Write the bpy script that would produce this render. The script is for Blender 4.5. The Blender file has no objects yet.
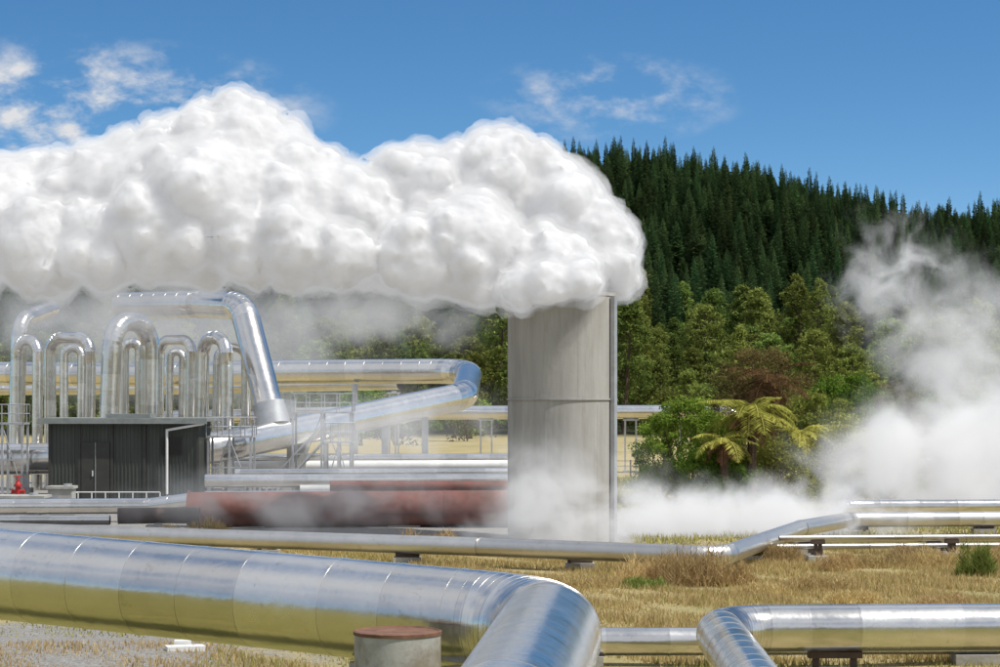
import bpy, math, random, bmesh
import numpy as np
from mathutils import Vector, Matrix
random.seed(7); rng=np.random.default_rng(7)
F=2200.0; H=5.3
sc=bpy.context.scene
# S(): turns image pixel coordinates + an assumed depth into a world position (metres)
def S(px,py,d): return Vector(((px-500)*d/F, d, H-(py-400)*d/F))
def sstep(a,b,x):
    t=np.clip((x-a)/(b-a),0,1); return t*t*(3-2*t)

# ---------------------------------------------------------------- materials
def newmat(name):
    m=bpy.data.materials.new(name); m.use_nodes=True; nt=m.node_tree; nt.nodes.clear()
    out=nt.nodes.new('ShaderNodeOutputMaterial'); return m,nt,out
def N(nt,t,**kw):
    n=nt.nodes.new(t)
    for k,v in kw.items():
        if k.startswith('i_'): n.inputs[k[2:].replace('_',' ')].default_value=v
        else: setattr(n,k,v)
    return n
def ramp(nt,fac,stops):
    r=nt.nodes.new('ShaderNodeValToRGB'); cr=r.color_ramp
    while len(cr.elements)<len(stops): cr.elements.new(0.5)
    for e,(p,c) in zip(cr.elements,stops):
        e.position=p; e.color=(*c,1) if len(c)==3 else c
    nt.links.new(fac,r.inputs[0]); return r.outputs[0]
def mth(nt,op,a,b=None,c=None,clamp=False):
    n=nt.nodes.new('ShaderNodeMath'); n.operation=op; n.use_clamp=clamp
    for i,v in enumerate((a,b,c)):
        if v is None: continue
        if isinstance(v,(int,float)): n.inputs[i].default_value=v
        else: nt.links.new(v,n.inputs[i])
    return n.outputs[0]
def mixc(nt,f,a,b,mode='MIX'):
    n=nt.nodes.new('ShaderNodeMix'); n.data_type='RGBA'; n.blend_type=mode
    for idx,v in ((0,f),(6,a),(7,b)):
        if isinstance(v,(int,float)): n.inputs[idx].default_value=v
        elif isinstance(v,tuple): n.inputs[idx].default_value=(*v,1)
        else: nt.links.new(v,n.inputs[idx])
    return n.outputs[2]
def simple(name,col,rough=0.7,metal=0.0,var=0.25,scale=2.0,bump=0.1,bscale=12,dirt=None,stretch=(1,1,1),dirtscale=None,dlo=.5,dhi=.66,spec=.5):
    m,nt,out=newmat(name); L=nt.links.new
    b=N(nt,'ShaderNodeBsdfPrincipled'); b.inputs['Metallic'].default_value=metal
    b.inputs['Roughness'].default_value=rough; b.inputs['Specular IOR Level'].default_value=spec
    geo=N(nt,'ShaderNodeNewGeometry')
    mp=N(nt,'ShaderNodeMapping'); mp.inputs['Scale'].default_value=stretch; L(geo.outputs['Position'],mp.inputs['Vector'])
    n1=N(nt,'ShaderNodeTexNoise',i_Scale=scale,i_Detail=6.0,i_Roughness=0.65); L(mp.outputs[0],n1.inputs['Vector'])
    c1=tuple(x*(1-var) for x in col); c2=tuple(min(1,x*(1+var)) for x in col)
    c=ramp(nt,n1.outputs['Fac'],[(0.3,c1),(0.7,c2)])
    if dirt:
        n2=N(nt,'ShaderNodeTexNoise',i_Scale=dirtscale or scale*0.6,i_Detail=8.0,i_Roughness=0.7); L(mp.outputs[0],n2.inputs['Vector'])
        f=ramp(nt,n2.outputs['Fac'],[(dlo,(0,0,0)),(dhi,(0.8,0.8,0.8))]); c=mixc(nt,f,c,dirt)
    L(c,b.inputs['Base Color'])
    n3=N(nt,'ShaderNodeTexNoise',i_Scale=bscale,i_Detail=5.0); L(geo.outputs['Position'],n3.inputs['Vector'])
    bp=N(nt,'ShaderNodeBump',i_Strength=bump,i_Distance=0.05); L(n3.outputs['Fac'],bp.inputs['Height']); L(bp.outputs[0],b.inputs['Normal'])
    L(b.outputs[0],out.inputs[0]); return m
def cladding(name,base=0.72,r0=0.2,r1=0.36,warm=(1,0.97,0.92)):
    m,nt,out=newmat(name); L=nt.links.new
    b=N(nt,'ShaderNodeBsdfPrincipled'); b.inputs['Metallic'].default_value=1.0
    at=N(nt,'ShaderNodeAttribute',attribute_name='tint')
    geo=N(nt,'ShaderNodeNewGeometry')
    n=N(nt,'ShaderNodeTexNoise',i_Scale=1.7,i_Detail=7.0,i_Roughness=0.7); L(geo.outputs['Position'],n.inputs['Vector'])
    v=mth(nt,'MULTIPLY_ADD',at.outputs['Fac'],0.22,0.78)
    v2=mth(nt,'MULTIPLY_ADD',n.outputs['Fac'],0.3,0.85)
    v=mth(nt,'MULTIPLY',v,v2); v=mth(nt,'MULTIPLY',v,base)
    cc=N(nt,'ShaderNodeCombineColor')
    for i,w in enumerate(warm): L(mth(nt,'MULTIPLY',v,w),cc.inputs[i])
    n4=N(nt,'ShaderNodeTexNoise',i_Scale=3.5,i_Detail=9.0,i_Roughness=0.75,i_Distortion=.6); L(geo.outputs['Position'],n4.inputs['Vector'])
    st=ramp(nt,n4.outputs['Fac'],[(.58,(0,0,0)),(.74,(.6,.6,.6))])
    L(mixc(nt,st,cc.outputs[0],(.33,.28,.2)),b.inputs['Base Color'])
    rr=mth(nt,'MULTIPLY_ADD',n.outputs['Fac'],(r1-r0)*1.6,r0-0.04)
    rr=mth(nt,'MULTIPLY_ADD',at.outputs['Fac'],0.08,rr); L(rr,b.inputs['Roughness'])
    n2=N(nt,'ShaderNodeTexNoise',i_Scale=2.2,i_Detail=3.0); L(geo.outputs['Position'],n2.inputs['Vector'])
    bp=N(nt,'ShaderNodeBump',i_Strength=0.24,i_Distance=0.05); L(n2.outputs['Fac'],bp.inputs['Height']); L(bp.outputs[0],b.inputs['Normal'])
    L(b.outputs[0],out.inputs[0]); return m
M_clad=cladding('aluminium_cladding',.84,.12,.24)
M_clad2=cladding('weathered_cladding',0.68,0.28,0.42)
M_galv=simple('galvanised_steel',(0.45,0.46,0.47),0.45,0.6,0.2)
M_conc=simple('concrete',(0.36,0.35,0.32),0.9,0,0.25,1.5,0.2)
M_white=simple('white_paint',(0.7,0.7,0.68),0.6,0,0.12,1.0,0.05)
M_rustpipe=simple('red_oxide_paint',(0.15,0.048,0.034),0.75,0,0.35,1.2,0.1,8,(0.10,0.055,0.04))
M_rust=simple('rust',(0.16,0.08,0.05),0.9,0,0.4,6,0.2)
M_brown=simple('dark_brown_steel',(0.07,0.045,0.035),0.7,0,0.3)
M_shed=simple('dark_green_cladding',(0.055,0.062,0.052),0.6,0,0.25,1.0,0.1,stretch=(1,1,0.2))
M_roof=simple('roof_sheet',(0.22,0.24,0.23),0.5,0.2,0.2)
M_red=simple('red_paint',(0.4,0.02,0.02),0.5)
M_stack=simple('stack_weathered_shaded_paint',(0.36,0.352,0.332),0.95,0,0.13,0.9,0.25,3,(0.22,0.205,0.18),stretch=(1.6,1.6,0.16),dirtscale=1.3,dlo=.47,dhi=.78,spec=.15)  # base grey lowered to carry the plume's missing shadow; streaks are weathering
M_bark=simple('bark',(0.09,0.06,0.04),0.95,0,0.4,6,0.5)

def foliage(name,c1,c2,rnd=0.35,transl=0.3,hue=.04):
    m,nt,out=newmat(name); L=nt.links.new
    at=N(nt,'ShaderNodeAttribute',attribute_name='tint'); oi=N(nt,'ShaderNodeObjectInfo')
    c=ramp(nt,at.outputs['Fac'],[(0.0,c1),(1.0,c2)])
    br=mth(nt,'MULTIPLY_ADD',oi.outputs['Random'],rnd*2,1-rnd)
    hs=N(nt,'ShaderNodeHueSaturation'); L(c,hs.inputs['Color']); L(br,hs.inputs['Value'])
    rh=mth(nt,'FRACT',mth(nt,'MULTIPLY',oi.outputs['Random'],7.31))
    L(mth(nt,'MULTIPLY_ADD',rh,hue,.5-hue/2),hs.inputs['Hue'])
    d=N(nt,'ShaderNodeBsdfDiffuse')
    t=N(nt,'ShaderNodeBsdfTranslucent'); L(hs.outputs[0],d.inputs['Color']); L(hs.outputs[0],t.inputs[0])
    mx=N(nt,'ShaderNodeMixShader'); mx.inputs[0].default_value=transl
    L(d.outputs[0],mx.inputs[1]); L(t.outputs[0],mx.inputs[2]); L(mx.outputs[0],out.inputs[0]); return m
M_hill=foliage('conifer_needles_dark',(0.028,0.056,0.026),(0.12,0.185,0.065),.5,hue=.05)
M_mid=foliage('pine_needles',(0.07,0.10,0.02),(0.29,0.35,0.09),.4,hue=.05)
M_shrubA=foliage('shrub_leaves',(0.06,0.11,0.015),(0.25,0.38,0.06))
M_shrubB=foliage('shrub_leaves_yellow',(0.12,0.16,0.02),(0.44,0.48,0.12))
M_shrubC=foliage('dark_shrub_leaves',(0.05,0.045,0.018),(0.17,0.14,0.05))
M_fern=foliage('fern_fronds',(0.17,0.19,0.03),(0.46,0.46,0.11))
M_dead=foliage('dead_fronds',(0.06,0.036,0.018),(0.17,0.10,0.05),.2)
M_dry=foliage('dry_grass_blades',(0.38,0.27,0.11),(0.70,0.56,0.28),.15,.4,.01)
M_drygreen=foliage('green_grass_blades',(0.24,0.23,0.06),(0.56,0.50,0.19),.15,.4,.01)
M_weed=foliage('weed_stems',(0.32,0.21,0.09),(0.62,0.48,0.24),.2,.4,.01)
M_weedg=foliage('green_weed_leaves',(0.10,0.15,0.03),(0.32,0.36,0.10),.15,.4,.01)

# ---------------------------------------------------------------- mesh helpers
def addobj(name,me,mats=(),parent=None,loc=None):
    o=bpy.data.objects.new(name,me); sc.collection.objects.link(o)
    if me is not None:
        for m in mats: me.materials.append(m)
    if parent: o.parent=parent
    if loc is not None: o.location=loc
    return o
def fastmesh(name,v,f,tint=None,smooth=False,matidx=None):
    v=np.asarray(v,dtype=np.float32); f=np.asarray(f,dtype=np.int32); n=f.shape[1]
    me=bpy.data.meshes.new(name); me.vertices.add(len(v)); me.vertices.foreach_set('co',v.ravel())
    me.loops.add(f.size); me.loops.foreach_set('vertex_index',f.ravel())
    me.polygons.add(len(f)); me.polygons.foreach_set('loop_start',np.arange(0,f.size,n,dtype=np.int32))
    me.polygons.foreach_set('use_smooth',np.full(len(f),smooth))
    if matidx is not None: me.polygons.foreach_set('material_index',np.asarray(matidx,dtype=np.int32))
    me.update(calc_edges=True)
    if tint is not None:
        a=me.attributes.new('tint','FLOAT','FACE'); a.data.foreach_set('value',np.asarray(tint,dtype=np.float32))
    return me
class MB:
    def __init__(s): s.v=[];s.f=[];s.m=[]
    def add(s,vs,fs,m=0):
        o=len(s.v); s.v+= [tuple(v) for v in vs]; s.f+=[tuple(i+o for i in f) for f in fs]; s.m+=[m]*len(fs)
    def box(s,c,size,m=0,rotz=0):
        cx,cy,cz=c; a,b,h=[q/2 for q in size]; co,si=math.cos(rotz),math.sin(rotz); vs=[]
        for z in(-h,h):
            for x,y in((-a,-b),(a,-b),(a,b),(-a,b)): vs.append((cx+x*co-y*si,cy+x*si+y*co,cz+z))
        s.add(vs,[(3,2,1,0),(4,5,6,7),(0,1,5,4),(1,2,6,5),(2,3,7,6),(3,0,4,7)],m)
    def cyl(s,p0,p1,r0,r1=None,n=16,m=0,cap=True):
        p0=Vector(p0);p1=Vector(p1); r1=r0 if r1 is None else r1
        d=(p1-p0).normalized(); u=d.orthogonal().normalized(); w=d.cross(u)
        vs=[];fs=[]
        for p,r in((p0,r0),(p1,r1)):
            for i in range(n):
                a=2*math.pi*i/n; vs.append(p+u*math.cos(a)*r+w*math.sin(a)*r)
        for i in range(n): fs.append((i,(i+1)%n,n+(i+1)%n,n+i))
        if cap: fs.append(tuple(range(n-1,-1,-1))); fs.append(tuple(range(n,2*n)))
        s.add(vs,fs,m)
    def beam(s,p0,p1,w=0.06,m=0): s.cyl(p0,p1,w/2*1.2,n=6,m=m)
    def build(s,name,mats,parent=None,smooth=True):
        me=bpy.data.meshes.new(name); me.from_pydata(s.v,[],s.f)
        for i,p in enumerate(me.polygons): p.material_index=s.m[i]; p.use_smooth=smooth
        me.update()
        o=addobj(name,me,mats,parent)
        if smooth: me.set_sharp_from_angle(angle=math.radians(35))
        return o

def fillet(pts,R,step):
    out=[(Vector(pts[0]),False)]
    for i in range(1,len(pts)-1):
        a,b,c=Vector(pts[i-1]),Vector(pts[i]),Vector(pts[i+1])
        u=(a-b); w=(c-b); lu,lw=u.length,w.length; u.normalize(); w.normalize()
        th=math.pi-u.angle(w)
        if th<0.03: out.append((b,False)); continue
        t=min(R*math.tan(th/2),lu*0.49,lw*0.49); r=t/math.tan(th/2)
        bis=(u+w).normalized(); cen=b+bis*(r/math.cos(th/2))
        n=max(3,int(th/math.radians(step)))
        s0=(b+u*t)-cen; s1=(b+w*t)-cen; ang=s0.angle(s1); ax=s0.cross(s1).normalized()
        for k in range(n+1):
            q=Matrix.Rotation(ang*k/n,3,ax)@s0; out.append((cen+q,True))
    out.append((Vector(pts[-1]),False)); return out
def pipe(name,pts,r,bend=None,seam=0.9,mat=None,n=28,rib=0.012,parent=None,supports=(),supmat=None,ribw=0.035,step=9):
    bend=bend or r*3
    fl=fillet(pts,bend,step)
    P=[p for p,_ in fl]; arc=[a for _,a in fl]
    st=[(P[0],r,0)]; tid=0; carry=seam*random.random()
    for i in range(len(P)-1):
        a,b=P[i],P[i+1]; L=(b-a).length
        if L<1e-5: continue
        d=(b-a)/L
        if arc[i] and arc[i+1]:
            st+=[(a+d*min(0.01,L*.1),r,tid),(a+d*min(0.012,L*.12),r+rib*.7,tid),(a+d*min(0.012+ribw*.6,L*.4),r+rib*.7,tid),(a+d*min(0.014+ribw*.6,L*.42),r,tid+1)]
            tid+=1
        else:
            s=carry
            while s<L-ribw*1.5:
                if s>ribw:
                    st+=[(a+d*(s-ribw/2-.001),r,tid),(a+d*(s-ribw/2),r+rib,tid),(a+d*(s+ribw/2),r+rib,tid),(a+d*(s+ribw/2+.001),r,tid+1)]; tid+=1
                s+=seam*random.uniform(.97,1.03)
            carry=seam*0.7
            st.append((b,r,tid))
    st.append((P[-1],r,tid))
    rndt=[random.random() for _ in range(tid+3)]
    pos=[];rad=[];tt=[]
    for p,q,t in st:
        if pos and (p-pos[-1]).length<1e-5: continue
        pos.append(p);rad.append(q);tt.append(t)
    m=len(pos); T=[]
    for i in range(m):
        a=pos[max(i-1,0)];b=pos[min(i+1,m-1)]; T.append((b-a).normalized())
    u=T[0].orthogonal().normalized(); V=[];ang=np.arange(n)*2*math.pi/n
    for i in range(m):
        u=(u-T[i]*u.dot(T[i])).normalized(); w=T[i].cross(u)
        V.append(np.array(pos[i])[None]+rad[i]*(np.cos(ang)[:,None]*np.array(u)[None]+np.sin(ang)[:,None]*np.array(w)[None]))
    V=np.concatenate(V); fs=[];tn=[]
    idx=np.arange(n); nx=(idx+1)%n
    for i in range(m-1):
        fs.append(np.stack([i*n+idx,i*n+nx,(i+1)*n+nx,(i+1)*n+idx],1)); tn.append(np.full(n,rndt[tt[i]]))
    me=fastmesh(name,V,np.concatenate(fs),np.concatenate(tn),True)
    me.set_sharp_from_angle(angle=math.radians(32))
    o=addobj(name,me,[mat or M_clad],parent)
    if supports:
        b=MB()
        for (x,y,z,rot) in supports:
            g=gz(x,y); zt=z-r
            b.box((x,y,g+0.05),(1.0*r+0.6,0.6,0.3),1,rot)
            w=r*0.8
            for sx in(-w,w):
                cx,cy=x+sx*math.cos(rot),y+sx*math.sin(rot)
                b.box((cx,cy,(g+.2+zt-.1)/2),(0.12,0.12,max(.05,zt-.1-g-.2)),0,rot)
            b.box((x,y,zt-0.05),(2*w+0.3,0.25,0.12),0,rot)
            b.box((x,y,zt+r*0.12),(w*1.1,0.2,r*0.25),0,rot)
        b.build('pipe_supports',[supmat or M_galv,M_conc],o,False)
    return o

# ---------------------------------------------------------------- terrain
def ridge(u):
    return np.interp(u,[-0.6,-0.3,-0.2,-0.08,0.0,0.04,0.09,0.12,0.16,0.19,0.23,0.3,0.6],
                       [35,45,52,66,74,79,79,77,68,62,63,58,45])
def gzv(x,y):
    x=np.asarray(x,float);y=np.asarray(y,float)
    yy=np.maximum(y,1.0); u=x/yy
    h=ridge(u)*sstep(330,860,y)
    h=h*(1-0.35*sstep(950,2500,y))
    h=h+ sstep(340,420,y)*(2.5*np.sin(x*.021+1)+2*np.sin(x*.043+y*.017))
    h=h+1.6*sstep(165,190,y)*(1-sstep(215,260,y))*(0.7+0.3*np.sin(x*.1))
    h=h+0.05*np.sin(x*.7+y*.3)*np.sin(y*.45)*sstep(30,45,y)
    h=h+6*sstep(15,60,-y)
    return h
def gz(x,y): return float(gzv(x,y))
xs=np.unique(np.concatenate([np.arange(-40,40.1,0.8),np.linspace(-150,150,101),np.linspace(-900,900,91),np.linspace(-4000,4000,21)]))
ys=np.unique(np.concatenate([np.linspace(-3000,-200,8),np.linspace(-190,-50,12),np.arange(-50,140,0.8),np.arange(140,420,4),np.arange(420,1100,14),np.linspace(1100,6000,20)]))
X,Y=np.meshgrid(xs,ys); Z=gzv(X,Y)
nx_=len(xs);ny_=len(ys)
ii=(np.arange(ny_-1)[:,None]*nx_+np.arange(nx_-1)[None]).ravel()
gme=fastmesh('ground',np.stack([X.ravel(),Y.ravel(),Z.ravel()],1),np.stack([ii,ii+1,ii+nx_+1,ii+nx_],1),None,True)
m,nt,out=newmat('ground_mix'); L=nt.links.new
geo=N(nt,'ShaderNodeNewGeometry'); sep=N(nt,'ShaderNodeSeparateXYZ'); L(geo.outputs['Position'],sep.inputs[0])
def noise(scale,detail=6.0,rough=0.6):
    n=N(nt,'ShaderNodeTexNoise',i_Scale=scale,i_Detail=detail,i_Roughness=rough); L(geo.outputs['Position'],n.inputs['Vector']); return n.outputs['Fac']
nA=noise(0.25);nB=noise(2.5);nC=noise(14,8.0,0.75)
grass=ramp(nt,nA,[(0.32,(0.22,0.22,0.07)),(0.5,(0.38,0.31,0.14)),(0.68,(0.46,0.37,0.2))])
grass=mixc(nt,0.5,grass,ramp(nt,nC,[(0.3,(0.17,0.14,0.06)),(0.7,(0.52,0.43,0.25))]))
grav=ramp(nt,nC,[(0.35,(0.11,0.105,0.10)),(0.5,(0.26,0.25,0.235)),(0.68,(0.45,0.43,0.40))])
grav=mixc(nt,ramp(nt,nB,[(0.5,(0,0,0)),(0.7,(0.6,0.6,0.6))]),grav,(0.24,0.20,0.14))
def mrange(v,a,b):
    n=N(nt,'ShaderNodeMapRange'); n.interpolation_type='SMOOTHSTEP'; L(v,n.inputs[0]); n.inputs[1].default_value=a;n.inputs[2].default_value=b; return n.outputs[0]
wob=mth(nt,'MULTIPLY_ADD',nA,10.0,-5.0); wob2=mth(nt,'MULTIPLY_ADD',nB,3.0,-1.5); wob=mth(nt,'ADD',wob,wob2)
yy=mth(nt,'ADD',sep.outputs['Y'],wob); xx=mth(nt,'ADD',sep.outputs['X'],wob)
g1=mth(nt,'MULTIPLY',mth(nt,'SUBTRACT',1.0,mrange(yy,51,54)),mth(nt,'SUBTRACT',1.0,mrange(xx,-6,-3)))
g1=mth(nt,'MULTIPLY',g1,mrange(yy,40,43))
g2=mth(nt,'MULTIPLY',mrange(yy,79,83),mth(nt,'SUBTRACT',1.0,mrange(yy,140,160)))
g2=mth(nt,'MULTIPLY',g2,mth(nt,'SUBTRACT',1.0,mrange(xx,5,9)))
g=mth(nt,'MAXIMUM',g1,g2)
near=mixc(nt,ramp(nt,nB,[(.4,(0,0,0)),(.65,(1,1,1))]),(0.12,0.13,0.03),(0.34,0.27,0.10))
grass=mixc(nt,mth(nt,'SUBTRACT',1.0,mrange(yy,36,44)),grass,near)
c=mixc(nt,g,grass,grav)
c=mixc(nt,mrange(yy,300,345),c,(0.03,0.04,0.02))
b=N(nt,'ShaderNodeBsdfPrincipled'); b.inputs['Roughness'].default_value=0.95; b.inputs['Specular IOR Level'].default_value=0.15
L(c,b.inputs['Base Color'])
bp=N(nt,'ShaderNodeBump',i_Strength=0.7,i_Distance=0.06); L(nC,bp.inputs['Height']); L(bp.outputs[0],b.inputs['Normal']); L(b.outputs[0],out.inputs[0])
addobj('ground',gme,[m])

# ---------------------------------------------------------------- leaves / blades
def rot_rand(n):
    q=rng.normal(size=(n,4)); q/=np.linalg.norm(q,axis=1)[:,None]; w,x,y,z=q.T
    return np.stack([np.stack([1-2*(y*y+z*z),2*(x*y-z*w),2*(x*z+y*w)],1),np.stack([2*(x*y+z*w),1-2*(x*x+z*z),2*(y*z-x*w)],1),np.stack([2*(x*z-y*w),2*(y*z+x*w),1-2*(x*x+y*y)],1)],1)
def leaves(cent,size,aspect=0.5):
    n=len(cent); base=np.array([[-1,0,0],[0,-aspect,0.15],[1,0,0],[0,aspect,0.15]])*0.5
    R=rot_rand(n); s=np.asarray(size).reshape(-1,1,1)*np.ones((n,1,1))
    v=np.einsum('nij,kj->nki',R,base)*s+cent[:,None,:]
    return v.reshape(-1,3),np.arange(n*4).reshape(n,4)
def clump_points(centers,radii,per,flat=0.7):
    c=np.repeat(centers,per,0); r=np.repeat(radii,per)
    d=rng.normal(size=(len(c),3)); d/=np.linalg.norm(d,axis=1)[:,None]
    rr=r*rng.random(len(c))**0.45
    off=d*rr[:,None]*np.array([1,1,flat]); return c+off,off[:,2]/(r*flat)
def blades(base,h,w,lean=0.35):
    n=len(base); a=rng.random(n)*2*math.pi; la=rng.random(n)*2*math.pi; le=rng.random(n)*lean*h
    dx=np.stack([np.cos(a)*w/2,np.sin(a)*w/2,np.zeros(n)],1)
    tip=base+np.stack([np.cos(la)*le,np.sin(la)*le,h],1)
    return np.stack([base-dx,base+dx,tip],1).reshape(-1,3),np.arange(n*3).reshape(n,3)
def shrub(name,loc,rx,ry,h,mat,nclump=45,per=110,leaf=0.16,clr=0.5):
    th=rng.random(nclump)*2*math.pi; uu=rng.random(nclump)**0.5; zz=rng.random(nclump)
    prof=np.sqrt(np.clip(1-(zz-0.35)**2/0.45,0.05,1))
    c=np.stack([np.cos(th)*uu*rx*prof,np.sin(th)*uu*ry*prof,0.12*h+zz*h*0.83],1)
    r=clr*(0.6+0.8*rng.random(nclump)); p,tz=clump_points(c,r,per)
    p[:,2]=np.maximum(p[:,2],0.05)
    v,f=leaves(p,leaf*(0.6+0.8*rng.random(len(p))),0.45)
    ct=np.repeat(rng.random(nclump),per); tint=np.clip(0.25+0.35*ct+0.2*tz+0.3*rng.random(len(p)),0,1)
    o=addobj(name,fastmesh(name,v,f,tint),[mat],None,loc)
    b=MB()
    for i in range(0,nclump,3): b.cyl((0.2*math.cos(i),0.2*math.sin(i),-.1),tuple(c[i]),0.05,0.015,5)
    b.build('stems',[M_bark],o); return o

# ---------------------------------------------------------------- conifers
def conifer(name,h,R,nb,bottom=0.05):
    V=[];Fc=[];Tn=[];k=0
    for i in range(nb):
        t=bottom+(1-bottom)*(i/nb)**0.9
        z=h*t; Lb=R*(1-t)**0.75*(0.65+0.6*rng.random())+0.15
        a=i*2.399+rng.random()*0.6; droop=-0.25+0.35*t+rng.random()*0.2
        d=np.array([math.cos(a),math.sin(a),0]); s=np.array([-d[1],d[0],0])
        w=Lb*(0.22+0.12*rng.random())
        p0=np.array([0,0,z]); p1=p0+d*Lb*0.55+np.array([0,0,Lb*droop*0.4+0.1]); p2=p0+d*Lb+np.array([0,0,Lb*(droop+0.1)])
        V+=[p0,p1-s*w,p2,p1+s*w, p0,p1+np.array([0,0,w*.7]),p2,p1-np.array([0,0,w*1.3])]
        Fc+=[[k,k+1,k+2,k+3],[k+4,k+5,k+6,k+7]]; k+=8
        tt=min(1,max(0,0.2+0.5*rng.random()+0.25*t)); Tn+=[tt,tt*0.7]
    for q in range(3):
        a=q*2.09; s=np.array([math.cos(a),math.sin(a),0])*0.16
        V+=[s,np.array([-s[1],s[0],0]),np.array([0,0,h*1.0]),np.array([0,0,h*0.99])]; Fc.append([k,k+1,k+2,k+3]); k+=4; Tn.append(0.1)
    return fastmesh(name,np.array(V),np.array(Fc),Tn)
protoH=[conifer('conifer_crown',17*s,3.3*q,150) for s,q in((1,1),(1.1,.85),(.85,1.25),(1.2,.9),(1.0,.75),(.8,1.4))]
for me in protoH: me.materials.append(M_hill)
def pine(name,h,R,mat,rnd=0.6):
    nc=130; t=rng.random(nc)**0.8; zz=h*(0.08+0.9*t)
    rad=R*(np.clip(1-t**1.3,0,1)**rnd)*(0.4+0.65*rng.random(nc)); a=rng.random(nc)*6.283
    c=np.stack([np.cos(a)*rad,np.sin(a)*rad,zz],1); r=(0.55+0.75*rng.random(nc))*(1.2-0.5*t)
    p,tz=clump_points(c,r,34,0.8); v,f=leaves(p,0.55*(0.6+0.8*rng.random(len(p))),0.35)
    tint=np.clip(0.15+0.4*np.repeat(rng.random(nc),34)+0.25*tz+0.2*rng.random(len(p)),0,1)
    tv=[];tf=[];k=len(v)
    def taper(p0,p1,r0,r1):
        nonlocal k
        p0=np.array(p0);p1=np.array(p1); d=p1-p0; u=np.cross(d,[0.3,0.5,0.8]); u/=np.linalg.norm(u); w=np.cross(d,u); w/=np.linalg.norm(w)
        for p,r_ in((p0,r0),(p1,r1)):
            for j in range(6): tv.append(p+r_*(u*math.cos(j*1.047)+w*math.sin(j*1.047)))
        for j in range(6): tf.append([k+j,k+(j+1)%6,k+6+(j+1)%6,k+6+j])
        k+=12
    taper((0,0,-1),(0,0,h*.95),0.3,0.05)
    for i in range(0,nc,4): taper((0,0,c[i][2]-0.8),tuple(c[i]),0.07,0.02)
    v=np.concatenate([v,np.array(tv)]); f2=np.concatenate([f,np.array(tf)])
    mi=np.concatenate([np.zeros(len(f)),np.ones(len(tf))]); me=fastmesh(name,v,f2,np.concatenate([tint,np.full(len(tf),.3)]),False,mi)
    me.materials.append(mat); me.materials.append(M_bark); return me
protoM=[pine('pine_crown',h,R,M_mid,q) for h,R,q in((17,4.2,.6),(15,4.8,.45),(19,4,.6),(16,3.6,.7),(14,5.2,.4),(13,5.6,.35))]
def forest(name,protos,pts,smin,smax):
    e=bpy.data.objects.new(name,None); sc.collection.objects.link(e)
    for (x,y) in pts:
        o=bpy.data.objects.new('tree',random.choice(protos)); o.parent=e
        o.location=(x,y,gz(x,y)-0.4); s=random.uniform(smin,smax); o.scale=(s*random.uniform(.85,1.2),s*random.uniform(.85,1.2),s)
        o.rotation_euler=(random.uniform(-.05,.05),random.uniform(-.05,.05),random.random()*6.28); sc.collection.objects.link(o)
    return e
pts=[]
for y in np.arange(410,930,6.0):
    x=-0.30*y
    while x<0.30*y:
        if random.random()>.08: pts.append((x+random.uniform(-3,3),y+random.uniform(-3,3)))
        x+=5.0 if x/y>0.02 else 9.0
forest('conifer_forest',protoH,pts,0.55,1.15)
pts=[]
for y in (338,345,354,364,376,390,404,418,432):
    x=-0.3*y
    while x<0.3*y:
        pts.append((x+random.uniform(-2,2),y+random.uniform(-3,3))); x+=random.uniform(4.5,8)
forest('pine_trees',protoM,pts,0.6,1.3)
pts=[(x+random.uniform(-2,2),-random.uniform(24,40)) for x in range(-90,90,3)]
forest('unseen_reflection_trees',protoM,pts,0.55,0.85)  # unseen trees added behind the camera for a dark band in pipe reflections

# ---------------------------------------------------------------- big pipelines (front)
def sup(px,py,d,rot=0): p=S(px,py,d); return (p.x,p.y,p.z,rot)
A=[S(-260,552,31),S(0,574,29.3),S(300,603,27.2),S(552,628,25.6),S(505,735,17.5),S(470,900,12)]
pipe('steam_pipeline',A,0.60,1.5,0.85,M_clad,64,0.005,supports=[sup(402,613,26.5,0.0),sup(-200,560,30.5)],step=6)
Bp=[Vector((3.75,22,0.97)),Vector((3.85,33,0.97)),Vector((4.1,41.6,0.97)),Vector((30,43.2,0.97))]
pipe('steam_pipeline',Bp,0.45,1.15,0.95,M_clad,44,0.006,supports=[(6.35,41.75,0.97,0),(14,42.3,.97,0)],step=6,supmat=M_brown)
pipe('steam_pipeline',[Vector((-0.45,43.6,1.2)),Vector((-0.3,43.6,0.52)),Vector((2.5,43.7,0.5)),Vector((30,44.8,0.5))],0.28,0.5,1.2,M_clad,28,supports=[(1.6,43.66,.5,0),(9.5,43.98,.5,0)],supmat=M_brown)
D=[S(-200,524,84),S(0,531,78.5),S(480,546,70),S(722,556.5,65.8),S(800,529,80),S(850,520,86),S(1200,519,87)]
D=[Vector((p.x,p.y,0.63)) for p in D]
pipe('steam_pipeline',D,0.30,0.9,1.0,M_clad2,28,supports=[(-14.5,D[1].y-.9,.63,0),(-8,75.4,.63,0),(-3,71.3,.63,0),(2.5,68.8,.63,0),(8.4,72,.63,0.8),(14,86.05,.63,0),(19,86.4,.63,0)],supmat=M_brown)
for yy_,zz_,r_ in ((73,0.75,.09),(73.6,.42,.1),(76,0.5,.12)):
    pipe('small_pipe',[Vector((9.2,yy_-.5,zz_)),Vector((14,yy_,zz_)),Vector((30,yy_+1,zz_))],r_,0.4,2.0,M_clad2,14,supports=[(10.5,yy_-.35,zz_,0),(15,yy_+.06,zz_,0)],supmat=M_brown)
pipe('insulated_pipe',[Vector((13.8,90,-.3)),Vector((13.8,90,.95)),Vector((30,91,.95))],.28,0.6,1.6,M_clad,20,supports=[(17,90.2,.95,0)],supmat=M_brown)

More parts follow.
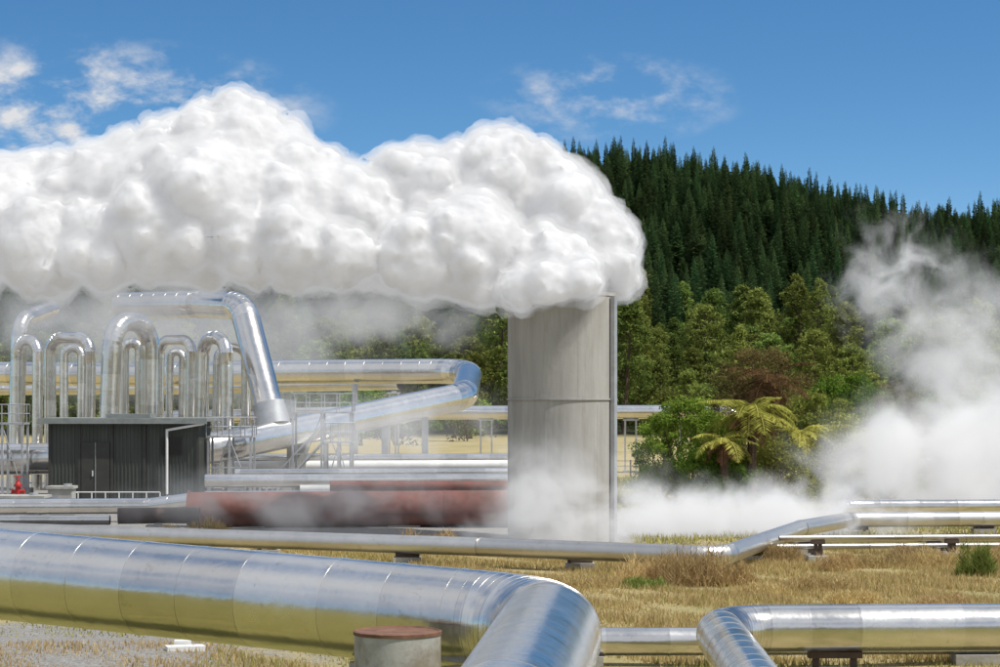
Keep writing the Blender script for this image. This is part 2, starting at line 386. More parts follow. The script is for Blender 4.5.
# steel casing with rusty cover plate beside the front pipeline
b=MB(); px,py=(398-500)*25/F,24.9
n=48; ro=0.49; zt=H-229*25/F
vs=[];fs=[]
for (r_,z_) in ((ro,0),(ro,zt-.05),(ro+.012,zt-.045),(ro+.012,zt-.01),(ro-.01,zt),(ro-.03,zt-.02),(0.001,zt-.03)):
    for i in range(n):
        a=2*math.pi*i/n; vs.append((px+r_*math.cos(a),py+r_*math.sin(a),z_))
for k in range(6):
    for i in range(n): fs.append((k*n+i,k*n+(i+1)%n,(k+1)*n+(i+1)%n,(k+1)*n+i))
b.add(vs,fs,0)
for q in range(2*n,len(fs)): b.m[q]=1
b.build('steel_casing',[simple('grey_steel_coat',(0.42,0.42,0.39),0.6,0.2,0.2,3,0.1,10,(0.24,0.2,0.15)),M_rust])

# ---------------------------------------------------------------- stack
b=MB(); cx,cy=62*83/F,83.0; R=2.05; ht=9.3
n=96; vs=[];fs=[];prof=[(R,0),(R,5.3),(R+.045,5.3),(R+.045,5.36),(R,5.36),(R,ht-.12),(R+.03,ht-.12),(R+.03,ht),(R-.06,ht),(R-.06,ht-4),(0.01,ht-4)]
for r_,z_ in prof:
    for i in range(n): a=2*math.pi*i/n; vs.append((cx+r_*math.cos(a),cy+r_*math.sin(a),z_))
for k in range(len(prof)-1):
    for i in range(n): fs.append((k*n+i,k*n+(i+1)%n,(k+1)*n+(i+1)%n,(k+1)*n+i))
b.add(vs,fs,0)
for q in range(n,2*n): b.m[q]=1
for a in (-1.9,-0.9,0.3,1.3,2.3):
    b.box((cx+(R+.002)*math.cos(a),cy+(R+.002)*math.sin(a),2.6),(0.01,0.03,5.1),0,a)
for a in (-2.3,-1.3,0.0,1,2):
    b.box((cx+(R+.002)*math.cos(a),cy+(R+.002)*math.sin(a),7.3),(0.01,0.03,3.8),0,a)
a=-0.5
b.box((cx+(R+.12)*math.cos(a),cy+(R+.12)*math.sin(a),4.6),(0.16,0.24,9.1),2,a)
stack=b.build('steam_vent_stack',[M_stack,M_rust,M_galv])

# ---------------------------------------------------------------- red pipe etc
pipe('red_steam_pipe',[S(190,510,92),S(520,508,92)],0.75,1,6,M_rustpipe,36,0.02,supports=[(-10.5,92,.8,0),(-4,92,.85,0)],supmat=M_brown)
b=MB(); p=S(190,510,92); b.cyl(p,(p.x-.06,p.y,p.z),.83,n=32); b.build('end_flange',[M_rustpipe],bpy.data.objects['red_steam_pipe'])
pipe('brown_pipe',[S(118,516,90),S(200,515,90.3)],0.33,1,3,M_brown,24,supports=[(-14,90.1,.52,0)])
pipe('brown_pipe',[S(330,486,100),S(520,486,101)],0.24,1,3,M_rustpipe,24)
pipe('insulated_pipe',[S(-60,507,95),S(150,506,95),S(195,500,94)],0.34,1,1.2,M_clad,24,supports=[(-20,95,.66,0),(-16,95,.66,0)])
pipe('insulated_pipe',[S(-40,520,90),S(110,520,90)],0.2,1,1.2,M_clad,24)
for (x0,x1,y,d,r_,mt) in ((205,515,459,131,.28,M_clad),(225,515,466,129.5,.3,M_white),(235,515,473,116,.22,M_clad),(205,515,481,111,.34,M_clad),(300,500,489,108,.2,M_white),(205,515,496,104,.24,M_clad)):
    a=S(x0,y,d); c_=S(x1,y-1,d+1)
    pipe('yard_pipe',[a,c_],r_,1,1.3,mt,20,supports=[(a.x+ (c_.x-a.x)*t,a.y+t,a.z,0) for t in (.1,.36,.62,.88)])
pipe('steam_pipeline',[Vector((-25,160,4.0)),S(365,413,160),S(618,412,160),S(735,412,160),Vector((19,160,.7)),Vector((60,163,.7))],0.5,1.5,1.5,M_clad,24,supports=[(p,160,4.4,0) for p in (-8,-1,9.5,13.5)])
Hp=[S(-120,372,170),S(150,375,162),S(300,372,158),S(470,371,154),S(464,396,141),S(215,448,123.8),S(100,458,123.8),S(-120,461,123.8)]
hp=pipe('steam_pipeline',Hp,0.88,3.6,1.4,M_clad,40,0.015)
b=MB()
def column(px,py,d,w=.5,m=0):
    p=S(px,py,d); g=gz(p.x,p.y); b.box((p.x,p.y,(g+p.z)/2),(w,w,p.z-g),m); b.box((p.x,p.y,g+.15),(w*2,w*2,.4),1)
column(297,438,129.6,1.1,1); column(425,410,138,.4); column(385,418,135.5,.4); column(355,384,156,.4); column(250,386,160,.4); column(20,390,166.5,.4); column(25,472,123.8,.4)
b.build('pipe_columns',[M_galv,M_conc],hp)
pipe('steam_pipeline',[S(-60,390,172),S(180,389,170),S(300,386,166),S(400,384,161)],0.42,2,1.4,M_clad,24,supports=[(-20,171.5,H+11*.077,0),(-8,166,6.3,0)])
def loop(pts,d,dia,seam=0.9):
    d+=3
    P_=[S(q[0],q[1],(q[2]+3) if len(q)>2 else d) for q in pts]
    P_[0].z=.05
    if pts[-1][1]>400: P_[-1].z=.05
    return pipe('expansion_loop_pipe',P_,dia/2,dia*1.35,seam,M_clad,28,0.012)
loop([(14,430),(20,320),(52,308,132)],128,.95)
loop([(16,430),(17,340),(38,340,125.5),(37,430,125.5)],126.5,.62)
loop([(50,430),(50,338),(90,338,127),(88,430,127)],129,.72)
loop([(64,430),(64,348),(82,348),(80,430)],125,.5)
loop([(106,430),(113,319),(150,324,128),(150,430,128)],125,1.15)
loop([(124,430),(124,343),(140,343),(140,430)],131,.62)
loop([(158,430),(160,340),(192,340,131),(190,430,131)],133,.62)
loop([(168,430),(170,352),(183,352),(181,430)],129,.45)
loop([(201,452),(203,338),(226,338,125),(228,452,125)],127,.78)
loop([(216,452),(218,350),(246,345),(246,452)],131,.6)
q=[S(120,306,138),S(200,304,135),S(243,306,132),S(270,412,128.3),S(275,436,127.9)]
o=pipe('downcomer_pipe',q,0.84,2.0,0.9,M_clad,36,0.015)
b=MB(); p=S(270,404,128.3); p2=S(274,426,128); b.cyl(p,p2,1.02,n=32)
b.box((p.x+1.1,p.y-.1,p.z-.3),(.8,.8,1.1)); b.build('anchor_collar',[M_galv],o)

# ---------------------------------------------------------------- steel access platforms
def rail(b,p0,p1,h=1.0,posts=4):
    p0=Vector(p0);p1=Vector(p1)
    for t in range(posts+1):
        p=p0.lerp(p1,t/posts); b.beam(p,p+Vector((0,0,h)),.05)
    for z in (h,h*.5): b.beam(p0+Vector((0,0,z)),p1+Vector((0,0,z)),.045)
def platform(name,x0,x1,y0,y1,z,stair=None):
    b=MB()
    b.box(((x0+x1)/2,(y0+y1)/2,z),(x1-x0,y1-y0,.1))
    for x in (x0+.1,(x0+x1)/2,x1-.1):
        for y in (y0+.1,y1-.1): b.box((x,y,z/2-.025),(.12,.12,z-.05))
    b.beam((x0+.1,y0+.1,.3),((x0+x1)/2,y0+.1,z-.1),.06); b.beam(((x0+x1)/2,y0+.1,z-.1),(x1-.1,y0+.1,.3),.06)
    b.box(((x0+x1)/2,y0+.1,z*.5),(x1-x0-.3,.07,.07))
    z+=.05
    rail(b,(x0,y0,z),(x1,y0,z)); rail(b,(x0,y1,z),(x1,y1,z)); rail(b,(x1,y0,z),(x1,y1,z),1,2)
    if stair:
        sx,ez=stair
        a=Vector((x0 if sx<0 else x1,y0,z)); e=a+Vector((sx,0,-z+.05))
        for dy in (0,.8):
            o=Vector((0,dy,0)); b.beam(a+o,e+o,.1); b.beam(a+o+Vector((0,0,1)),e+o+Vector((0,0,1)),.045)
            for t in (0,.33,.66,1): p=a.lerp(e,t)+o; b.beam(p,p+Vector((0,0,1)),.045)
        for t in range(1,14):
            p=a.lerp(e,t/14); b.box((p.x,p.y+.4,p.z),(.24,.8,.04))
    return b.build(name,[M_galv],None,False)
platform('access_platform',-11.6,-8.2,122,124.2,4.6)
platform('access_platform',-9.6,-8.0,119.6,121.2,3.0,(-2.8,0))
platform('access_platform',-28.6,-26.2,121,122.6,4.0,(-2.6,0))
platform('access_platform',-15.9,-13.4,119,121,3.3)

# ---------------------------------------------------------------- shed
b=MB(); x0,x1=(50-500)*117/F,(198-500)*117/F; y0,y1=117,121.6; hh=4.15
b.box(((x0+x1)/2,(y0+y1)/2,hh/2),(x1-x0,y1-y0,hh),0)
w=x1-x0
for i in range(40):
    x=x0+ (i+.5)*w/40; b.box((x,y0-.02,hh/2),(.06,.05,hh-.1),0)
for i in range(28):
    y=y0+(i+.5)*(y1-y0)/28; b.box((x1+.02,y,hh/2),(.05,.06,hh-.1),0)
for t in (0,.2,.42,.64,1): b.box((x0+w*t,y0-.05,hh/2),(.14,.12,hh),2)
b.box(((x0+x1)/2,(y0+y1)/2,hh+.1),(w+1.1,y1-y0+1.0,.18),1)
b.box(((x0+x1)/2,y0-.55,hh+.02),(w+1.1,.1,.26),1)
b.box((x0+w*.5,(y0+y1)/2,hh+.3),(2.4,2,.2),1)
b.box((x0+w*.31,y0-.07,1.55),(1.5,.08,3.0),2); b.box((x0+w*.31,y0-.12,1.55),(.05,.06,3.0),1); b.box((x0+w*.31-.15,y0-.13,1.4),(.05,.08,.3),3)
for k in range(10): b.box((x0+w*.82,y0-.08,2.4+k*.1),(1.1,.1,.05),2)
b.cyl((x1+.4,y0-.5,hh-.1),(x1-1.6,y0-.35,hh-.45),.07,n=10,m=3); b.cyl((x1-1.6,y0-.35,hh-.4),(x1-1.6,y0-.35,.3),.07,n=10,m=3)
b.build('plant_shed',[M_shed,M_roof,simple('shed_trim',(0.035,0.035,0.03),.6),M_white],None,False)

# ---------------------------------------------------------------- small yard items
def valve(name,x,y):
    b=MB(); b.cyl((x,y,0),(x,y,.9),.13,n=16); b.cyl((x,y,.15),(x,y,.25),.24,n=16); b.cyl((x,y,.9),(x,y,1.0),.22,n=16)
    b.cyl((x,y,1.0),(x,y,1.25),.16,.06,n=16); b.cyl((x-.3,y,.65),(x+.3,y,.65),.09,n=12)
    for s in(-.3,.3): b.cyl((x+s-.03,y,.65),(x+s+.03,y,.65),.14,n=12)
    b.cyl((x,y,1.2),(x,y,1.45),.03,n=8)
    for k in range(8):
        a=k*math.pi/4; a2=a+math.pi/4; b.beam((x+.22*math.cos(a),y+.22*math.sin(a),1.42),(x+.22*math.cos(a2),y+.22*math.sin(a2),1.42),.04)
        if k%2==0: b.beam((x,y,1.42),(x+.22*math.cos(a),y+.22*math.sin(a),1.42),.03)
    b.build(name,[M_red])
valve('fire_hydrant',(18-500)*112/F,112)
def bunker(name,x,y,w,d,h):
    b=MB(); b.box((x,y,h/2),(w,d,h)); b.box((x,y,h+.06),(w+.16,d+.16,.12)); b.box((x-w*.2,y-d/2-.02,h*.5),(w*.3,.04,h*.5),1); b.cyl((x+w*.25,y,h+.12),(x+w*.25,y,h+.22),.2,n=16,m=1)
    b.build(name,[M_conc,M_galv],None,False)
bunker('concrete_valve_box',(12-500)*97/F,99,2.2,1.5,.9); bunker('concrete_valve_box',(62-500)*102/F,102,1.1,1.0,1.2); bunker('concrete_valve_box',(300-500)*108/F,112,1.0,1.0,1.3)
b=MB(); rail(b,((78-500)*105/F,105,0),((160-500)*105/F,105,0),.9,6); b.beam(((78-500)*105/F,105,0.9),((70-500)*105/F,103,0.9),.05); b.build('handrail',[M_white],None,False)
b=MB(); b.box(((185-500)*46.5/F,46.5,.05),(.8,.45,.12),0,.3); b.box(((180-500)*46.5/F,46.9,.12),(.35,.3,.12),0,.1); b.build('concrete_block',[M_white],None,False)
b=MB()
for i in range(16):
    x=-12+i*1.9; g=gz(x,150); b.box((x,150,g+.6),(.1,.1,1.3))
for z in(.4,.8,1.15): b.beam((-12,150,z),(16.5,150,z),.03)
b.build('post_and_wire_fence',[M_bark],None,False)

# ---------------------------------------------------------------- vegetation
def field(name,xr,yr,n,h,w,mat):
    yv=yr[0]+(yr[1]-yr[0])*rng.random(n); xv=(xr[0]+(xr[1]-xr[0])*rng.random(n))
    k=np.sin(xv*.9+1.3*np.sin(yv*.5))*np.sin(yv*.8+xv*.33)+0.6*np.sin(xv*2.3+yv*1.7)
    keep=(k+rng.random(n)*1.6)>0.2
    xv,yv,k=xv[keep],yv[keep],k[keep]; n=len(xv)
    base=np.stack([xv,yv,gzv(xv,yv)-.01],1)
    hh=h*(0.35+0.9*rng.random(n))*(0.7+.35*np.clip(k,-1,1.2)); v,f=blades(base,hh,w*(0.6+.8*rng.random(n)),.7)
    return addobj(name,fastmesh(name,v,f,rng.random(n)),[mat])
field('dry_grass',(-3,20),(44,78),120000,.25,.035,M_dry)
field('green_grass',(-6,20),(42,78),90000,.16,.035,M_drygreen)
field('dry_grass',(-20,-3),(54,80),60000,.22,.035,M_dry)
field('green_grass',(-22,-3),(49,80),30000,.15,.035,M_drygreen)
field('dry_grass',(-12,-3.5),(43,48),5000,.16,.03,M_weed)
field('dry_grass',(5,30),(80,150),80000,.3,.06,M_drygreen)
def drybush(name,x,y,r,h,mat,n=2600):
    # loose, twiggy weed clump: several off-centre tufts
    nt_=7; tx=(rng.random(nt_)-.5)*1.5*r; ty=(rng.random(nt_)-.5)*1.5*r; th_=.55+.6*rng.random(nt_); k=rng.integers(0,nt_,n)
    th=rng.random(n)*6.283; u=rng.random(n)**.6*r*.55
    q=(u/(r*.55))
    base=np.stack([x+tx[k]+np.cos(th)*u,y+ty[k]+np.sin(th)*u,h*th_[k]*0.8*rng.random(n)*(1-q**2)],1)
    hh=h*(.12+.22*rng.random(n)); v,f=blades(base,hh,.028+0*hh,1.3)
    addobj(name,fastmesh(name,v,f,rng.random(n)),[mat])
for (px,d,r,h,mt) in ((690,63.5,1.2,1.35,M_weed),(655,64,1.0,.95,M_dry),(725,63,.7,.8,M_weed),(205,84,.9,.9,M_dry),(170,84,.7,.6,M_dry),(430,78,1.1,.8,M_weed),(410,77,.8,.6,M_weed),(975,66,.5,1.2,M_weedg),(880,70,1.2,.6,M_weed),(940,70,1.0,.7,M_dry),(5,38,.5,.8,M_weed),(270,76,.6,.5,M_dry),(820,62,.9,.5,M_dry),(595,62,.7,.45,M_dry),(780,72,.7,.8,M_weed),(840,69,.8,.6,M_weed),(330,77,.8,.5,M_dry),(480,77,.7,.5,M_weed),(915,72,.9,.65,M_weed),(990,70,.8,.8,M_weed),(640,62,.7,.4,M_weedg),(760,60,.7,.4,M_dry),(560,60,.6,.4,M_weed),(850,58,.7,.4,M_dry),(940,56,.8,.4,M_weed)):
    drybush('dry_shrub',(px-500)*d/F,d,r,h,mt)
def SH(px,d,rxpx,toppx,mat,**kw):
    q=d/F; x=(px-500)*q; h=H-(toppx-400)*q; shrub(kw.pop('name','shrub'),(x,d,gz(x,d)),rxpx*q,rxpx*q*.9,h,mat,**kw)
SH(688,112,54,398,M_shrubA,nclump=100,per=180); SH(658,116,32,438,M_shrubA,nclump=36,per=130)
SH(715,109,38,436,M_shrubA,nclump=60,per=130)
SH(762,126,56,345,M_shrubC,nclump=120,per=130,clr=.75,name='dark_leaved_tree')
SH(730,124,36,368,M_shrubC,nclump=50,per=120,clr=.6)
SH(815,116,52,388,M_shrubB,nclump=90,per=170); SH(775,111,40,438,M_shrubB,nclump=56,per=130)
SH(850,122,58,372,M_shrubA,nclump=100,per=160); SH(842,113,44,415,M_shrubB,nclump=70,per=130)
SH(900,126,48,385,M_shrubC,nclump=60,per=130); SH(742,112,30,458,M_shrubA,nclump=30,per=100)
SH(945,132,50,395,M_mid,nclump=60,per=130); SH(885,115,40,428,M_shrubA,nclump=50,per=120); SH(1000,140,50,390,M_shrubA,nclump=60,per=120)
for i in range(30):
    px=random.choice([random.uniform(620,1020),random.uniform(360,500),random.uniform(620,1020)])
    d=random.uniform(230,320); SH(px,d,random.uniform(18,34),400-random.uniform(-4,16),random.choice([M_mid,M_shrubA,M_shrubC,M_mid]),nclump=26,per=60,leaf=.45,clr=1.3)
def tree_fern(name,x,y,th,R,nf=22,dead=12,mat=None):
    vs=[];fs=[];mi=[];tn=[];ns=8
    for j in range(8):
        z=th*j/7; r_=.28-.11*j/7+.02*math.sin(j*3)
        for i in range(ns): a=i*6.283/ns; vs.append((r_*math.cos(a)+.1*math.sin(j*.4),r_*math.sin(a),z))
    for j in range(7):
        for i in range(ns): fs.append([j*ns+i,j*ns+(i+1)%ns,(j+1)*ns+(i+1)%ns,(j+1)*ns+i]); mi.append(2); tn.append(.3)
    k=len(vs)
    def frond(az,up,Lf,droop,m_):
        nonlocal k
        d=np.array([math.cos(az),math.sin(az)]); s=np.array([-d[1],d[0],0])
        pts=[]; p=np.array([0,0,float(th)]); el=up; npn=34
        for i in range(npn+1):
            pts.append(p.copy()); p=p+np.array([d[0]*math.cos(el),d[1]*math.cos(el),math.sin(el)])*Lf/npn; el-=droop/npn
        for i in range(npn):
            a,b_=pts[i],pts[i+1]; w=.02
            vs.extend([tuple(a-s*w),tuple(a+s*w),tuple(b_+s*w),tuple(b_-s*w)]); fs.append([k,k+1,k+2,k+3]); mi.append(m_); tn.append(.8); k+=4
            t=i/npn; pl=Lf*.23*math.sin(math.pi*min(1,(t*.93+.07)))**.7*(.65+.55*random.random())
            if i<2: continue
            for sg in(-1,1):
                dr=s*sg+ (b_-a)/np.linalg.norm(b_-a)*.35; tip=a+dr*pl+np.array([0,0,-pl*random.uniform(.15,.5)]); ww=(b_-a)*.42; mid=(a+tip)/2+np.array([0,0,.03])
                vs.extend([tuple(a),tuple(mid+ww),tuple(tip),tuple(mid-ww)]); fs.append([k,k+1,k+2,k+3]); mi.append(m_); tn.append(random.random()); k+=4
    for i in range(nf): frond(i*2.399,random.uniform(.1,.95),R*random.uniform(.65,1.15),random.uniform(1.0,2.0),0)
    for i in range(dead): frond(i*.55+.2,random.uniform(-.7,.1),R*.75,random.uniform(.8,1.2),1)
    me=fastmesh(name,np.array(vs),np.array(fs),tn,False,mi); addobj(name,me,[mat or M_fern,M_dead,M_bark],None,(x,y,gz(x,y)))
tree_fern('tree_fern',(750-500)*109/F,109,4.6,2.8,30)
tree_fern('tree_fern',(722-500)*108/F,108,3.3,2.0,18)
tree_fern('tree_fern',(800-500)*112/F,112,3.6,1.9,18)
tree_fern('tree_fern',(768-500)*114/F,114,6.3,2.6,16,22,M_dead)

# ---------------------------------------------------------------- steam plume (dense billowing body)
kq=84/F
main=[(612,268,30,0),(598,240,42,.3),(572,272,32,-.5),(562,215,58,.8),(522,195,62,1.2),(545,268,44,-.6),(512,280,34,-.6),(548,288,26,-1.6),(522,292,25,-1.5),(577,283,23,-1.6),(490,190,64,1.0),(472,248,58,-.6),(435,205,60,.8),(420,262,44,-1),(385,232,58,.6),(345,225,66,.3),(310,215,70,0),(345,262,36,-1.4),(268,185,74,.6),(222,158,70,.8),(180,165,64,1),(215,205,74,-.4),(150,195,74,.5),(170,236,56,-1),(108,205,72,.5),(112,246,50,-.8),(55,215,70,.8),(45,252,48,-.8),(0,212,66,.5),(-60,225,78,.5),(-60,270,50,-.5),(-140,225,85,.5),(255,244,48,-1),(300,250,46,-1.2),(205,252,38,-.6),(250,135,38,0.4),(510,150,26,.6),(400,180,40,.6)]
L1=[(np.array([(x-500)*kq,84+o*1.8,H-(y-400)*kq]),r*kq*.9) for x,y,r,o in main]
C1=np.array([c for c,_ in L1]);R1=np.array([r for _,r in L1])
L2=[]
for c,r in L1:
    for _ in range(22):
        d=rng.normal(size=3); d/=np.linalg.norm(d); rr=r*rng.uniform(.16,.5); p=c+d*(r-rr*.45)
        if (np.linalg.norm(C1-p,axis=1)<R1*.86-rr*.3).any(): continue
        L2.append((p,rr))
C2=np.array([c for c,_ in L2]);R2=np.array([r for _,r in L2])
L3=[]
for c,r in L2:
    for _ in range(9):
        d=rng.normal(size=3); d/=np.linalg.norm(d); rr=r*rng.uniform(.2,.5); p=c+d*(r-rr*.5)
        if (np.linalg.norm(C1-p,axis=1)<R1*.95).any() or (np.linalg.norm(C2-p,axis=1)<R2*.8).any(): continue
        L3.append((p,rr))
def ico(sub):
    bm=bmesh.new(); bmesh.ops.create_icosphere(bm,subdivisions=sub,radius=1); v=np.array([x.co[:] for x in bm.verts]); f=np.array([[q.index for q in x.verts] for x in bm.faces]); bm.free(); return v,f
vv=[];ff=[];k=0
for grp,sub in ((L1,4),(L2,3),(L3,2)):
    tv,tf=ico(sub)
    for c,r in grp: vv.append(tv*r+c); ff.append(tf+k); k+=len(tv)
VV=np.concatenate(vv);FF=np.concatenate(ff)
m_core,nt,out=newmat('dense_steam'); L=nt.links.new
d=N(nt,'ShaderNodeBsdfDiffuse'); d.inputs[0].default_value=(.84,.84,.855,1); t=N(nt,'ShaderNodeBsdfTranslucent'); t.inputs[0].default_value=(.84,.84,.86,1)
mx=N(nt,'ShaderNodeMixShader'); mx.inputs[0].default_value=.10; L(d.outputs[0],mx.inputs[1]); L(t.outputs[0],mx.inputs[2]); L(mx.outputs[0],out.inputs[0])
def veil(name,dens,glow):
    m,nt,out=newmat(name); L=nt.links.new
    vs=N(nt,'ShaderNodeVolumeScatter'); vs.inputs['Color'].default_value=(1,1,1,1); vs.inputs['Density'].default_value=dens
    em=N(nt,'ShaderNodeEmission'); em.inputs[1].default_value=dens*glow   # glow added in place of higher-order scattering
    ad=N(nt,'ShaderNodeAddShader'); L(vs.outputs[0],ad.inputs[0]); L(em.outputs[0],ad.inputs[1]); L(ad.outputs[0],out.inputs['Volume'])
    return m
pl=None
for i,(off,vox,mt,disp) in enumerate(((-.08,.085,m_core,.3),(.08,.11,veil('steam_veil',1.6,.30),.35),(.28,.14,veil('outer_steam_veil',.6,.30),.9))):
    me=fastmesh('steam_plume' if i==0 else 'steam_veil',VV,FF,None,True)
    o=addobj(me.name,me,[mt],pl)
    if i==0: pl=o
    r_=o.modifiers.new('r','REMESH'); r_.mode='VOXEL'; r_.voxel_size=vox; r_.use_smooth_shade=True
    sm=o.modifiers.new('s','SMOOTH'); sm.iterations=4+i; sm.factor=.5
    dm=o.modifiers.new('o','DISPLACE'); dm.strength=off; dm.mid_level=0
    for sz,stg in ((1.3,disp),(.4,.16+.08*i)):
        tx=bpy.data.textures.new('t','CLOUDS'); tx.noise_scale=sz; tx.noise_depth=3
        dm=o.modifiers.new('d','DISPLACE'); dm.texture=tx; dm.strength=stg; dm.texture_coords='GLOBAL'

# ---------------------------------------------------------------- thin steam volumes
def steam(name,loc,rad,rot=(0,0,0),dens=.5,scale=.3,lo=.42,hi=.7,soft=.8,glow=.33,rate=1.6):
    bm=bmesh.new(); bmesh.ops.create_icosphere(bm,subdivisions=3,radius=1); me=bpy.data.meshes.new(name); bm.to_mesh(me); bm.free()
    m,nt,out=newmat(name+'_vapour'); L=nt.links.new
    tc=N(nt,'ShaderNodeTexCoord'); geo=N(nt,'ShaderNodeNewGeometry')
    ln=N(nt,'ShaderNodeVectorMath',operation='LENGTH'); L(tc.outputs['Object'],ln.inputs[0])
    fo=N(nt,'ShaderNodeMapRange'); fo.interpolation_type='SMOOTHSTEP'; L(ln.outputs['Value'],fo.inputs[0]); fo.inputs[1].default_value=1.0; fo.inputs[2].default_value=1-soft; fo.inputs[3].default_value=0; fo.inputs[4].default_value=1
    n=N(nt,'ShaderNodeTexNoise',i_Scale=scale,i_Detail=3.0,i_Roughness=.6,i_Distortion=.5); L(geo.outputs['Position'],n.inputs['Vector'])
    a=mth(nt,'MULTIPLY_ADD',fo.outputs[0],.25,mth(nt,'SUBTRACT',n.outputs['Fac'],.25))
    mr=N(nt,'ShaderNodeMapRange'); mr.interpolation_type='SMOOTHSTEP'; L(a,mr.inputs[0]); mr.inputs[1].default_value=lo; mr.inputs[2].default_value=hi
    dd=mth(nt,'MULTIPLY',mth(nt,'MULTIPLY',mr.outputs[0],fo.outputs[0]),dens)
    vs=N(nt,'ShaderNodeVolumeScatter'); vs.inputs['Color'].default_value=(1,1,1,1); L(dd,vs.inputs['Density'])
    em=N(nt,'ShaderNodeEmission'); em.inputs[0].default_value=(1,.99,.98,1); L(mth(nt,'MULTIPLY',dd,glow),em.inputs[1])  # vapour emits a little to brighten it, replacing repeated scattering
    ad=N(nt,'ShaderNodeAddShader'); L(vs.outputs[0],ad.inputs[0]); L(em.outputs[0],ad.inputs[1]); L(ad.outputs[0],out.inputs['Volume'])
    try: m.cycles.volume_step_rate=rate
    except Exception as e: print(e)
    o=addobj(name,me,[m],None,loc); o.scale=rad; o.rotation_euler=rot; return o
def SP(px,py,d): return tuple(S(px,py,d))
steam('ground_steam',SP(955,470,98),(9,4,4.6),(0,0,0),1.2,.45,.24,.54)
steam('rising_steam',SP(970,385,103),(6.5,3.5,8.5),(0,-.25,0),.5,.5,.27,.58)
steam('rising_steam',SP(895,275,104),(4.8,2.4,4.2),(0,-.8,0),.55,.6,.33,.6)
steam('ground_steam',SP(735,526,86),(10,3.5,2.5),(0,0,0),1.6,.6,.26,.54)
steam('ground_steam',SP(560,515,79),(6,1.7,3.6),(0,0,0),1.0,.5,.26,.6)
steam('drifting_steam',SP(380,430,108),(11,3,3.8),(0,0,0),.25,.3,.28,.6)
steam('drifting_steam',SP(320,500,84),(11,2,2.4),(0,0,0),.34,.4,.29,.62)
steam('plume_underside_steam',SP(370,314,85),(6.5,2.5,2.3),(0,0,0),.8,.5,.30,.6)
steam('plume_underside_steam',SP(100,316,86),(9,2.5,2.3),(0,0,0),.45,.5,.28,.6)
steam('steam_haze',SP(200,340,185),(26,10,9),(0,0,0),.09,.1,.2,.6,glow=.2,rate=2)

# ---------------------------------------------------------------- light, world, camera
to_sun=Vector((0.50,-0.22,0.84)).normalized()
sl=bpy.data.lights.new('sun','SUN'); sl.energy=4.6; sl.angle=math.radians(.5); sl.color=(1,.965,.9)
so=bpy.data.objects.new('sun',sl); sc.collection.objects.link(so); so.rotation_euler=to_sun.to_track_quat('Z','Y').to_euler(); so.location=(20,-20,60)
w=bpy.data.worlds.new('World'); sc.world=w; w.use_nodes=True; nt=w.node_tree; nt.nodes.clear(); L=nt.links.new
out=nt.nodes.new('ShaderNodeOutputWorld'); bg=nt.nodes.new('ShaderNodeBackground'); bg.inputs[1].default_value=.135
sky=nt.nodes.new('ShaderNodeTexSky'); sky.sky_type='NISHITA'; sky.sun_disc=False; sky.sun_elevation=math.asin(to_sun.z); sky.sun_rotation=math.atan2(to_sun.x,to_sun.y); sky.air_density=1.0; sky.dust_density=.3; sky.ozone_density=2.0
tc=nt.nodes.new('ShaderNodeTexCoord')
mp=nt.nodes.new('ShaderNodeMapping'); mp.inputs['Scale'].default_value=(1,1,2.2); mp.inputs['Location'].default_value=(0,0,.025)
L(tc.outputs['Generated'],mp.inputs[0]); L(mp.outputs[0],sky.inputs[0])
hs=nt.nodes.new('ShaderNodeHueSaturation'); hs.inputs['Saturation'].default_value=1.28; hs.inputs['Hue'].default_value=.495; hs.inputs['Value'].default_value=1.05; L(sky.outputs[0],hs.inputs['Color'])
sp=nt.nodes.new('ShaderNodeSeparateXYZ'); L(tc.outputs['Generated'],sp.inputs[0])
def dirmask(u,v,su,sv):
    a=mth(nt,'DIVIDE',sp.outputs[0],mth(nt,'MAXIMUM',sp.outputs[1],.05)); b=mth(nt,'DIVIDE',sp.outputs[2],mth(nt,'MAXIMUM',sp.outputs[1],.05))
    a=mth(nt,'DIVIDE',mth(nt,'SUBTRACT',a,u),su); b=mth(nt,'DIVIDE',mth(nt,'SUBTRACT',b,v),sv)
    r=mth(nt,'ADD',mth(nt,'MULTIPLY',a,a),mth(nt,'MULTIPLY',b,b)); return mth(nt,'SUBTRACT',1.0,r,clamp=True)
mk=mth(nt,'MAXIMUM',mth(nt,'MULTIPLY',dirmask(-.20,.131,.13,.036),1.7),dirmask(.05,.137,.065,.022))
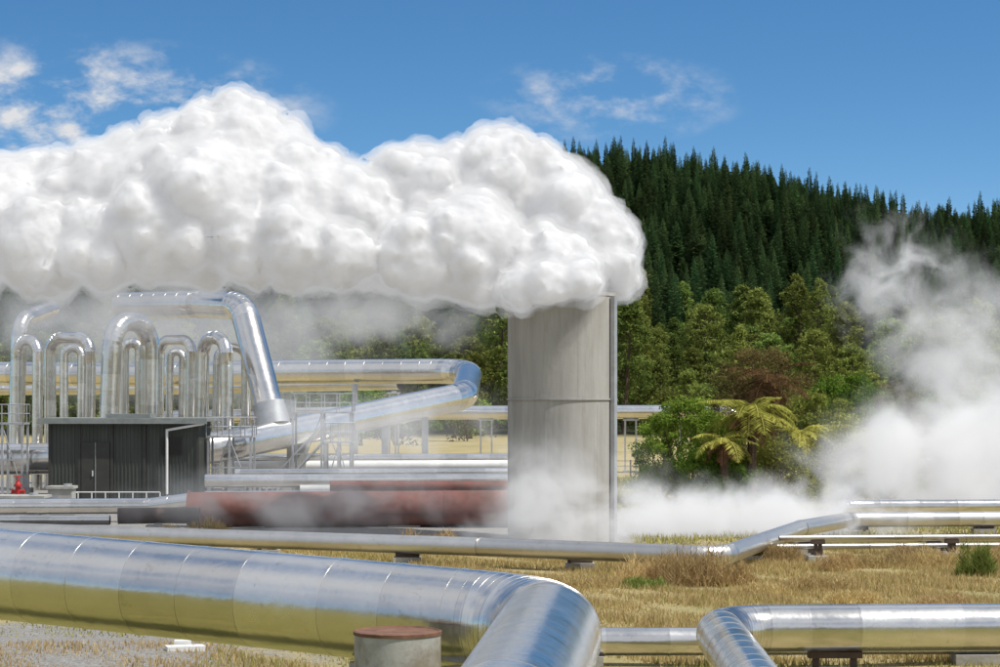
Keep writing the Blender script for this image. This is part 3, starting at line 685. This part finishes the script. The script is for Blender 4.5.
mp2=nt.nodes.new('ShaderNodeMapping'); mp2.inputs['Scale'].default_value=(36,36,64); mp2.inputs['Rotation'].default_value=(0,.35,0); L(tc.outputs['Generated'],mp2.inputs[0])
cn=N(nt,'ShaderNodeTexNoise',i_Scale=1.0,i_Detail=9.0,i_Roughness=.6,i_Distortion=.1); L(mp2.outputs[0],cn.inputs['Vector'])
cf=nt.nodes.new('ShaderNodeMapRange'); cf.interpolation_type='SMOOTHSTEP'; L(cn.outputs['Fac'],cf.inputs[0]); cf.inputs[1].default_value=.42; cf.inputs[2].default_value=.82
cfac=mth(nt,'MULTIPLY',mth(nt,'MULTIPLY',cf.outputs[0],mk),1.1,clamp=True)
cn2=N(nt,'ShaderNodeTexNoise',i_Scale=3.0,i_Detail=7.0,i_Roughness=.6,i_Distortion=.3); L(tc.outputs['Generated'],cn2.inputs['Vector'])
c2=nt.nodes.new('ShaderNodeMapRange'); c2.interpolation_type='SMOOTHSTEP'; L(cn2.outputs['Fac'],c2.inputs[0]); c2.inputs[1].default_value=.30; c2.inputs[2].default_value=.56
mz=nt.nodes.new('ShaderNodeMapRange'); mz.interpolation_type='SMOOTHSTEP'; L(mth(nt,'SUBTRACT',sp.outputs[2],mth(nt,'MULTIPLY',sp.outputs[1],.5)),mz.inputs[0]); mz.inputs[1].default_value=-.2; mz.inputs[2].default_value=.35
cfac=mth(nt,'MAXIMUM',cfac,mth(nt,'MULTIPLY',mth(nt,'MULTIPLY',c2.outputs[0],mz.outputs[0]),.85))
mixn=mixc(nt,cfac,hs.outputs[0],(5.4,5.5,5.7)); L(mixn,bg.inputs[0]); L(bg.outputs[0],out.inputs[0])
cam=bpy.data.cameras.new('camera'); cam.lens=79.2; cam.sensor_width=36; cam.shift_y=.0665; cam.clip_end=9000; cam.clip_start=.5
co=bpy.data.objects.new('camera',cam); co.location=(0,0,H); co.rotation_euler=(math.pi/2,0,0); sc.collection.objects.link(co); sc.camera=co
sc.view_settings.view_transform='Standard'; sc.view_settings.look='None'; sc.view_settings.exposure=0
